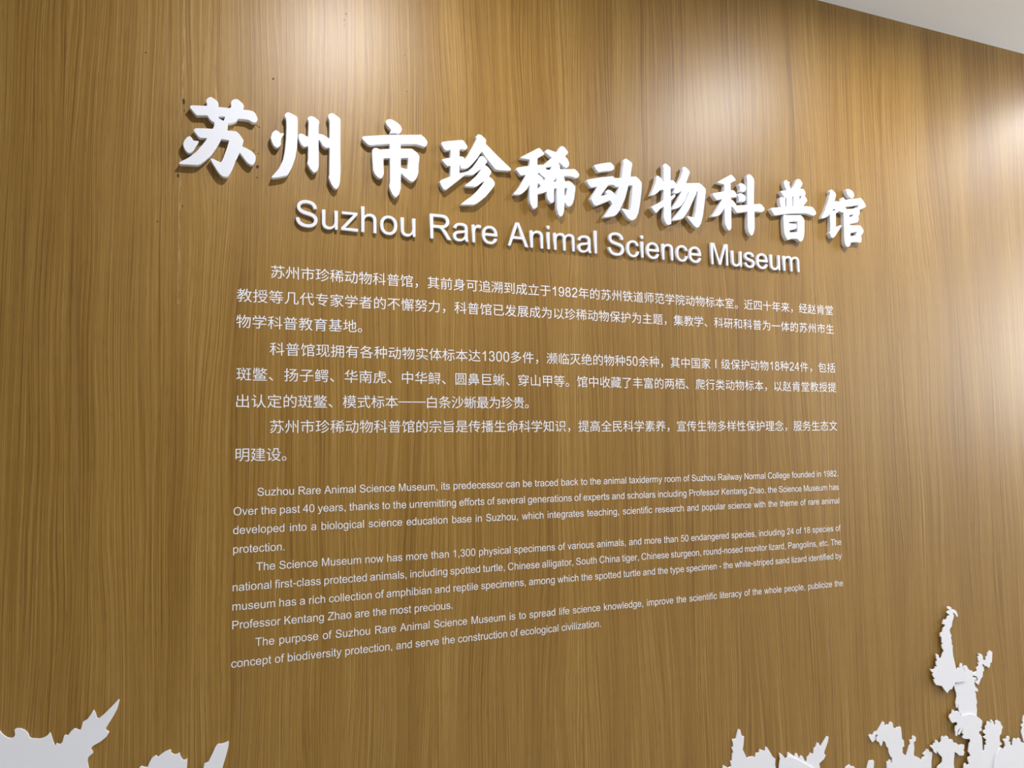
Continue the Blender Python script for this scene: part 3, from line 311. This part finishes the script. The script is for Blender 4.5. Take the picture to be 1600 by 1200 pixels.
def wood_material():
    m, nt, b = new_mat('oak_laminate')
    N, L = nt.nodes, nt.links
    def node(t, **k):
        n = N.new(t)
        for a, v in k.items():
            setattr(n, a, v)
        return n
    def math_(op, a, c=None, d=None):
        n = node('ShaderNodeMath', operation=op)
        for i, v in enumerate((a, c, d)):
            if v is None:
                continue
            if isinstance(v, (int, float)):
                n.inputs[i].default_value = v
            else:
                L.new(v, n.inputs[i])
        return n.outputs[0]
    def vec(x, y, z):
        n = node('ShaderNodeCombineXYZ')
        for i, v in enumerate((x, y, z)):
            if isinstance(v, (int, float)):
                n.inputs[i].default_value = v
            else:
                L.new(v, n.inputs[i])
        return n.outputs[0]
    def noise(v, scale=1, detail=3, rough=0.55):
        n = node('ShaderNodeTexNoise')
        n.inputs['Scale'].default_value = scale
        n.inputs['Detail'].default_value = detail
        n.inputs['Roughness'].default_value = rough
        L.new(v, n.inputs['Vector'])
        return n.outputs['Fac']
    def ramp(f, stops):
        n = node('ShaderNodeValToRGB')
        e = n.color_ramp.elements
        while len(e) > 1:
            e.remove(e[-1])
        e[0].position, e[0].color = stops[0][0], (*stops[0][1], 1)
        for p, c_ in stops[1:]:
            k = e.new(p)
            k.color = (*c_, 1)
        L.new(f, n.inputs[0])
        return n.outputs[0]
    def mix(f, a, c_, mode='MIX'):
        n = node('ShaderNodeMix', data_type='RGBA', blend_type=mode)
        for s_, v in (('Factor', f), ('A', a), ('B', c_)):
            if isinstance(v, (int, float)):
                n.inputs[s_].default_value = v
            elif isinstance(v, tuple):
                n.inputs[s_].default_value = (*v, 1)
            else:
                L.new(v, n.inputs[s_])
        return n.outputs['Result']
    tc = node('ShaderNodeTexCoord')
    sep = node('ShaderNodeSeparateXYZ')
    L.new(tc.outputs['Object'], sep.inputs[0])
    x, z = sep.outputs[0], sep.outputs[2]
    # slow sideways drift of the figure: straight quarter-sawn bands next to cathedral arches
    w1 = math_('MULTIPLY', math_('SUBTRACT', noise(vec(math_('MULTIPLY', x, 5.0), 0.0, math_('MULTIPLY', z, 0.7)), 1, 2), 0.5), 0.10)
    w2 = math_('MULTIPLY', math_('SUBTRACT', noise(vec(math_('MULTIPLY', x, 17.0), 3.0, math_('MULTIPLY', z, 1.8)), 1, 2), 0.5), 0.016)
    u = math_('ADD', x, math_('ADD', w1, w2))
    bands = noise(vec(math_('MULTIPLY', u, 13.0), 7.0, math_('MULTIPLY', z, 0.25)), 1, 3)
    lines = noise(vec(math_('MULTIPLY', u, 330.0), 1.0, math_('MULTIPLY', z, 1.0)), 1, 3, 0.6)
    fine = noise(vec(math_('MULTIPLY', u, 680.0), 2.0, math_('MULTIPLY', z, 3.5)), 1, 2, 0.6)
    streak = noise(vec(math_('MULTIPLY', u, 260.0), 9.0, math_('MULTIPLY', z, 1.6)), 1, 1, 0.5)
    pores = noise(vec(math_('MULTIPLY', u, 900.0), 5.0, math_('MULTIPLY', z, 22.0)), 1, 2, 0.5)
    f = math_('ADD', math_('MULTIPLY', lines, 0.55), math_('ADD', math_('MULTIPLY', fine, 0.42), math_('MULTIPLY', bands, 0.24)))
    col = ramp(f, [(0.44, (0.135, 0.056, 0.002)), (0.56, (0.248, 0.124, 0.011)), (0.65, (0.315, 0.173, 0.027)), (0.78, (0.415, 0.255, 0.068))])
    sn = node('ShaderNodeMapRange')
    L.new(streak, sn.inputs['Value'])
    for k_, q_ in (('From Min', 0.60), ('From Max', 0.72), ('To Min', 0.0), ('To Max', 0.45)):
        sn.inputs[k_].default_value = q_
    col = mix(sn.outputs[0], col, (0.400, 0.250, 0.085))
    pm = math_('MULTIPLY', math_('GREATER_THAN', pores, 0.60), 0.30)
    col = mix(pm, col, (0.120, 0.050, 0.006))
    # sheet joints: a fine dark gap and a pale worn edge
    def strip(x0, w):
        return math_('LESS_THAN', math_('ABSOLUTE', math_('SUBTRACT', x, x0)), w)
    gap = math_('MULTIPLY', strip(1.4595, 0.0009), math_('LESS_THAN', z, 2.32))
    col = mix(math_('MULTIPLY', gap, 0.75), col, (0.10, 0.05, 0.02))
    wn = noise(vec(math_('MULTIPLY', x, 500.0), 0.0, math_('MULTIPLY', z, 26.0)), 1, 4)
    worn = math_('MULTIPLY', strip(-0.1225, 0.0024), math_('MULTIPLY', math_('GREATER_THAN', wn, 0.52), math_('GREATER_THAN', z, 1.78)))
    col = mix(math_('MULTIPLY', worn, 0.5), col, (0.46, 0.32, 0.15))
    j2 = math_('MULTIPLY', strip(0.331, 0.0009), math_('GREATER_THAN', noise(vec(0.0, 4.0, math_('MULTIPLY', z, 9.0)), 1, 3), 0.45))
    col = mix(math_('MULTIPLY', j2, 0.45), col, (0.12, 0.06, 0.02))
    L.new(col, b.inputs['Base Color'])
    b.inputs['Roughness'].default_value = 0.44
    b.inputs['Specular IOR Level'].default_value = 0.66
    bump = node('ShaderNodeBump')
    bump.inputs['Strength'].default_value = 0.12
    bump.inputs['Distance'].default_value = 0.0006
    L.new(fine, bump.inputs['Height'])
    L.new(bump.outputs[0], b.inputs['Normal'])
    return m

M_WOOD = wood_material()

# ---------------------------------------------------------------- the room
X0, X1, DEEP = -2.4, 6.5, 4.2
CEIL_DEEP = 1.5
bm = bmesh.new()
add_box(bm, X0, X1, 0.0, 0.12, 0.0, CEILING_Z)
wall = mesh_obj('wall_back', bm, M_WOOD)
wall['kind'] = 'structure'
wall['label'] = 'wood grain laminate wall carrying the museum lettering'
bm = bmesh.new()
add_box(bm, X0, X1, -CEIL_DEEP, 0.12, CEILING_Z, CEILING_Z + 0.1)
o = mesh_obj('ceiling', bm, M_CEIL)
o['kind'] = 'structure'
bm = bmesh.new()
add_box(bm, X0, X1, -DEEP, 0.12, -0.1, 0.0)
o = mesh_obj('floor', bm, M_FLOOR)
o['kind'] = 'structure'

# nail holes and chips in the laminate
for x, z, r, asp in HOLES:
    bm = bmesh.new()
    n = 10
    ring = []
    for i in range(n):
        a = 2 * math.pi * i / n
        k = random.uniform(0.75, 1.15)
        ring.append(bm.verts.new((r * k * math.cos(a), -0.00025, r * asp * k * math.sin(a))))
    mid = bm.verts.new((0, -0.0001, 0))
    for i in range(n):
        bm.faces.new((ring[i], ring[(i + 1) % n], mid))
    mesh_obj('nail_hole', bm, M_HOLE, wall, (x, 0, z))

# ceiling downlights
LAMP_WORDS = ['above the left part of the big title', 'above the right end of the big title', 'close to the wall right of the title', 'at the right end of the row']
for i, (x, d, p, r) in enumerate(LAMPS):
    root = empty('ceiling_downlight', (x, -d, CEILING_Z))
    tag(root, 'round white ceiling downlight ' + LAMP_WORDS[i], 'ceiling light', 'downlights along the wood wall')
    bm = bmesh.new()
    n = 40
    prof = [(r / 2 + 0.002, -0.001), (r / 2 + 0.004, -0.006), (r / 2 + 0.014, -0.005), (r / 2 + 0.018, 0.0)]
    rows = [[bm.verts.new((q * math.cos(2 * math.pi * k / n), q * math.sin(2 * math.pi * k / n), h)) for k in range(n)] for q, h in prof]
    for a, c_ in zip(rows, rows[1:]):
        for k in range(n):
            bm.faces.new((a[k], a[(k + 1) % n], c_[(k + 1) % n], c_[k]))
    mesh_obj('ring', bm, M_RING, root)
    ld = bpy.data.lights.new('lamp_light', 'AREA')
    ld.shape = 'DISK'
    ld.size = r
    ld.energy = p
    ld.color = (1.0, 0.98, 0.985)
    lo = bpy.data.objects.new('lamp_light', ld)
    lo.location = (0, 0, -0.004)
    link(lo, root)

# ---------------------------------------------------------------- the big Chinese title, one plate per character
ORD = ['first', 'second', 'third', 'fourth', 'fifth', 'sixth', 'seventh', 'eighth', 'ninth', 'tenth']
T_DEPTH = 0.43 * EM
for i, (ch, x, z, polys) in enumerate(TITLE_CHARS):
    ps = [soften([(a / 1e4, c_ / 1e4) for a, c_ in p], 0.0017) for p in polys]
    me = curve_mesh(ps, T_DEPTH, 0.0006)
    me.name = 'raised_character'
    me.materials.append(M_LETTER)
    o = link(bpy.data.objects.new('raised_character', me))
    o.location = (x, 0, z)
    tag(o, 'large raised white Chinese character ' + ch + ', ' + ORD[i] + ' of the ten in the title row', 'title character', 'raised Chinese title characters')

# ---------------------------------------------------------------- the raised English title, one plate per letter
E_DEPTH = 0.24 * EM
cache = {}
x = TITLE_ENGLISH['x']
sz = TITLE_ENGLISH['size']
for word in TITLE_ENGLISH['t'].split(' '):
    for k, ch in enumerate(word):
        if ch not in cache:
            me = curve_mesh(glyph_polys(ch, sz, sz, 6), E_DEPTH, 0.0003)
            me.name = 'raised_letter'
            me.materials.append(M_LETTER)
            cache[ch] = me
        o = link(bpy.data.objects.new('raised_letter', cache[ch]))
        o.location = (x, 0, TITLE_ENGLISH['z'])
        kind = 'capital ' if ch.isupper() else 'small '
        tag(o, 'raised white ' + kind + ch + ', ' + ORD[k] + ' letter of ' + word + ' in the English title', 'title letter', 'raised English title letters')
        x += adv(ch) * sz
    x += adv(' ') * sz

# ---------------------------------------------------------------- vinyl text on the wall
FILM = 0.0004
CJK_X, CJK_Y = 1.0 * EM, 0.96 * EM
glyph_cache = {}
font_curve = bpy.data.curves.new('glyph', 'FONT')
font_curve.size = 1.0
font_curve.resolution_u = 3
font_obj = bpy.data.objects.new('glyph', font_curve)
COL.objects.link(font_obj)

def add_polys(bm, verts, faces, dx, dz):
    vs = [bm.verts.new((a + dx, -FILM, c_ + dz)) for a, c_ in verts]
    for f in faces:
        try:
            bm.faces.new([vs[i] for i in f])
        except ValueError:
            pass

def flat(key):
    """flat filled glyph: list of (x, z) vertices and faces"""
    if key in glyph_cache:
        return glyph_cache[key]
    kind, ch = key
    if kind == 'cjk':
        font_curve.body = ch
        dg = bpy.context.evaluated_depsgraph_get()
        dg.update()
        me = bpy.data.meshes.new_from_object(font_obj.evaluated_get(dg))
        vs = [(v.co.x * CJK_X, v.co.y * CJK_Y) for v in me.vertices]
        fs = [tuple(p.vertices) for p in me.polygons]
        bpy.data.meshes.remove(me)
    else:
        sx, sy = {'en': (0.708 * EM, 0.733 * EM), 'num': (1.0 * EM, 1.05 * EM)}[kind]
        cu = bpy.data.curves.new('letter', 'CURVE')
        cu.dimensions = '2D'
        cu.fill_mode = 'FRONT'
        for p in glyph_polys(ch, sx, sy, 4):
            sp = cu.splines.new('POLY')
            sp.points.add(len(p) - 1)
            for q, pt in zip(sp.points, p):
                q.co = (pt[0], pt[1], 0, 1)
            sp.use_cyclic_u = True
        ob = bpy.data.objects.new('letter', cu)
        COL.objects.link(ob)
        dg = bpy.context.evaluated_depsgraph_get()
        dg.update()
        me = bpy.data.meshes.new_from_object(ob.evaluated_get(dg))
        vs = [(v.co.x, v.co.y) for v in me.vertices]
        fs = [tuple(p.vertices) for p in me.polygons]
        bpy.data.meshes.remove(me)
        bpy.data.objects.remove(ob)
        bpy.data.curves.remove(cu)
    glyph_cache[key] = (vs, fs)
    return glyph_cache[key]

def finish(name, bm, parent, origin):
    bmesh.ops.recalc_face_normals(bm, faces=bm.faces)
    for f in bm.faces:
        if f.normal.y > 0:
            f.normal_flip()
    return mesh_obj(name, bm, M_VINYL, parent, origin)

PARAGRAPHS_CN = [
    ('first Chinese text paragraph, three lines of white lettering below the raised titles', (0, 1, 2)),
    ('second Chinese text paragraph, three white lines containing the numbers 1300 and 50', (3, 4, 5)),
    ('third Chinese text paragraph, two white lines just above the English text', (6, 7))]
LINE_WORDS = ['top line', 'second line', 'third line', 'bottom line']
for label, ids in PARAGRAPHS_CN:
    t0, xs0, za0, zb0 = CHINESE_LINES[ids[0]]
    root = empty('chinese_paragraph', (xs0[0], 0, za0))
    tag(root, label, 'text', 'vinyl text paragraphs on the wood wall')
    for li in ids:
        text, xs, za, zb = CHINESE_LINES[li]
        line = empty('text_line', (xs[0] - xs0[0], 0, za - za0))
        line.parent = root
        start = 0
        for i, ch in enumerate(text):
            last = ch in '，。、' or i == len(text) - 1
            if not last:
                continue
            bm = bmesh.new()
            ox = xs[start]
            oz = za + (zb - za) * (ox - xs[0]) / max(1e-6, xs[-1] - xs[0])
            for k in range(start, i + 1):
                c_ = text[k]
                zc = za + (zb - za) * (xs[k] - xs[0]) / max(1e-6, xs[-1] - xs[0])
                if c_.isdigit():
                    vs, fs = flat(('num', c_))
                    add_polys(bm, vs, fs, xs[k] - 0.278 * EM - ox, zc - 0.37 * EM - oz)
                elif c_ == 'Ⅰ':
                    vs, fs = flat(('num', 'I'))
                    add_polys(bm, vs, fs, xs[k] - 0.139 * EM - ox, zc - 0.37 * EM - oz)
                elif c_ == '—':
                    h, wd = 0.033 * EM, 0.505 * EM
                    add_polys(bm, [(-wd, -h), (wd, -h), (wd, h), (-wd, h)], [(0, 1, 2, 3)], xs[k] - ox, zc - oz)
                else:
                    vs, fs = flat(('cjk', c_))
                    add_polys(bm, vs, fs, xs[k] - 0.5 * CJK_X - ox, zc - 0.38 * CJK_Y - oz)
            finish('phrase', bm, line, (ox - xs[0], 0, oz - za))
            start = i + 1

PARAGRAPHS_EN = [
    ('first English text paragraph, four white lines starting Suzhou Rare Animal Science Museum', (0, 1, 2, 3)),
    ('second English text paragraph, four white lines starting The Science Museum now has', (4, 5, 6, 7)),
    ('third English text paragraph, lowest two white lines starting The purpose of', (8, 9))]
for label, ids in PARAGRAPHS_EN:
    t0, xs0, z0 = ENGLISH_LINES[ids[0]]
    root = empty('english_paragraph', (xs0[0], 0, z0))
    tag(root, label, 'text', 'vinyl text paragraphs on the wood wall')
    for li in ids:
        text, xs, z = ENGLISH_LINES[li]
        line = empty('text_line', (xs[0] - xs0[0], 0, z - z0))
        line.parent = root
        for word, x in zip(text.split(' '), xs):
            bm = bmesh.new()
            cx = 0.0
            for ch in word:
                vs, fs = flat(('en', ch))
                add_polys(bm, vs, fs, cx, 0)
                cx += adv(ch) * 0.708 * EM
            finish('word', bm, line, (x - xs[0], 0, 0))
bpy.data.objects.remove(font_obj)

# ---------------------------------------------------------------- white plant silhouettes along the foot of the wall
PLANT_TAGS = {
    'leaf_big': ('leaf_cutout', 'big white spiky leaf cutout in the bottom left corner', 'leaf cutout'),
    'leaf_scallop': ('leaf_cutout', 'low white scalloped leaf cutout right of the big corner leaf', 'leaf cutout'),
    'leaf_blade': ('leaf_cutout', 'narrow white leaf blade cutout leaning right, bottom left of the wall', 'leaf cutout'),
    'plant_tower': ('plant_cutout', 'white jagged plant cutout with one tall spike, left of the forked one', 'plant cutout'),
    'plant_front': ('plant_cutout', 'white cutout with slanted straight top edge overlapping the forked plant', 'plant cutout'),
    'plant_fork': ('plant_cutout', 'white jagged plant cutout forking to a point on the right', 'plant cutout'),
    'tuft_small': ('grass_cutout', 'tiny rounded white tuft cutout at the bottom edge, right of forked plant', 'grass cutout'),
    'tuft_blade': ('grass_cutout', 'short upright white blade cutout left of the drooping flower', 'grass cutout'),
    'flower_left': ('flower_cutout', 'white drooping flower cutout with thick stem and slim bud beside it', 'flower cutout'),
    'flower_mid': ('flower_cutout', 'small white flower cutout with ragged petals, left of the tall stem', 'flower cutout'),
    'stem_round': ('flower_cutout', 'white round blossom cutout on the base of the tall stem', 'flower cutout'),
    'column_leafy': ('plant_cutout', 'tall white ragged stem cutout rising behind the round blossom', 'plant cutout'),
    'leaf_spire': ('leaf_cutout', 'white leaf cutout ending in the highest thin spire', 'leaf cutout'),
    'twig': ('twig_cutout', 'white forked twig cutout right of the tall spire', 'twig cutout'),
    'flower_right': ('flower_cutout', 'white ragged blossom cutout right of the tall stem', 'flower cutout'),
    'bush': ('bush_cutout', 'wide white bush cutout in the bottom right corner', 'bush cutout'),
    'tuft_edge': ('leaf_cutout', 'white leaf cutout cut off by the right edge of the photo', 'leaf cutout')}
P_DEPTH = 0.10 * EM
for key, layer, x, z, pts in PLANTS:
    name, label, cat = PLANT_TAGS[key]
    p = soften([(a / 1e4, c_ / 1e4) for a, c_ in pts], 0.0012)
    me = curve_mesh([p], P_DEPTH, 0.0003)
    me.name = name
    me.materials.append(M_PLANT)
    o = link(bpy.data.objects.new(name, me))
    o.location = (x, -layer * P_DEPTH, z)
    tag(o, label, cat, 'white plant silhouettes at the foot of the wall')
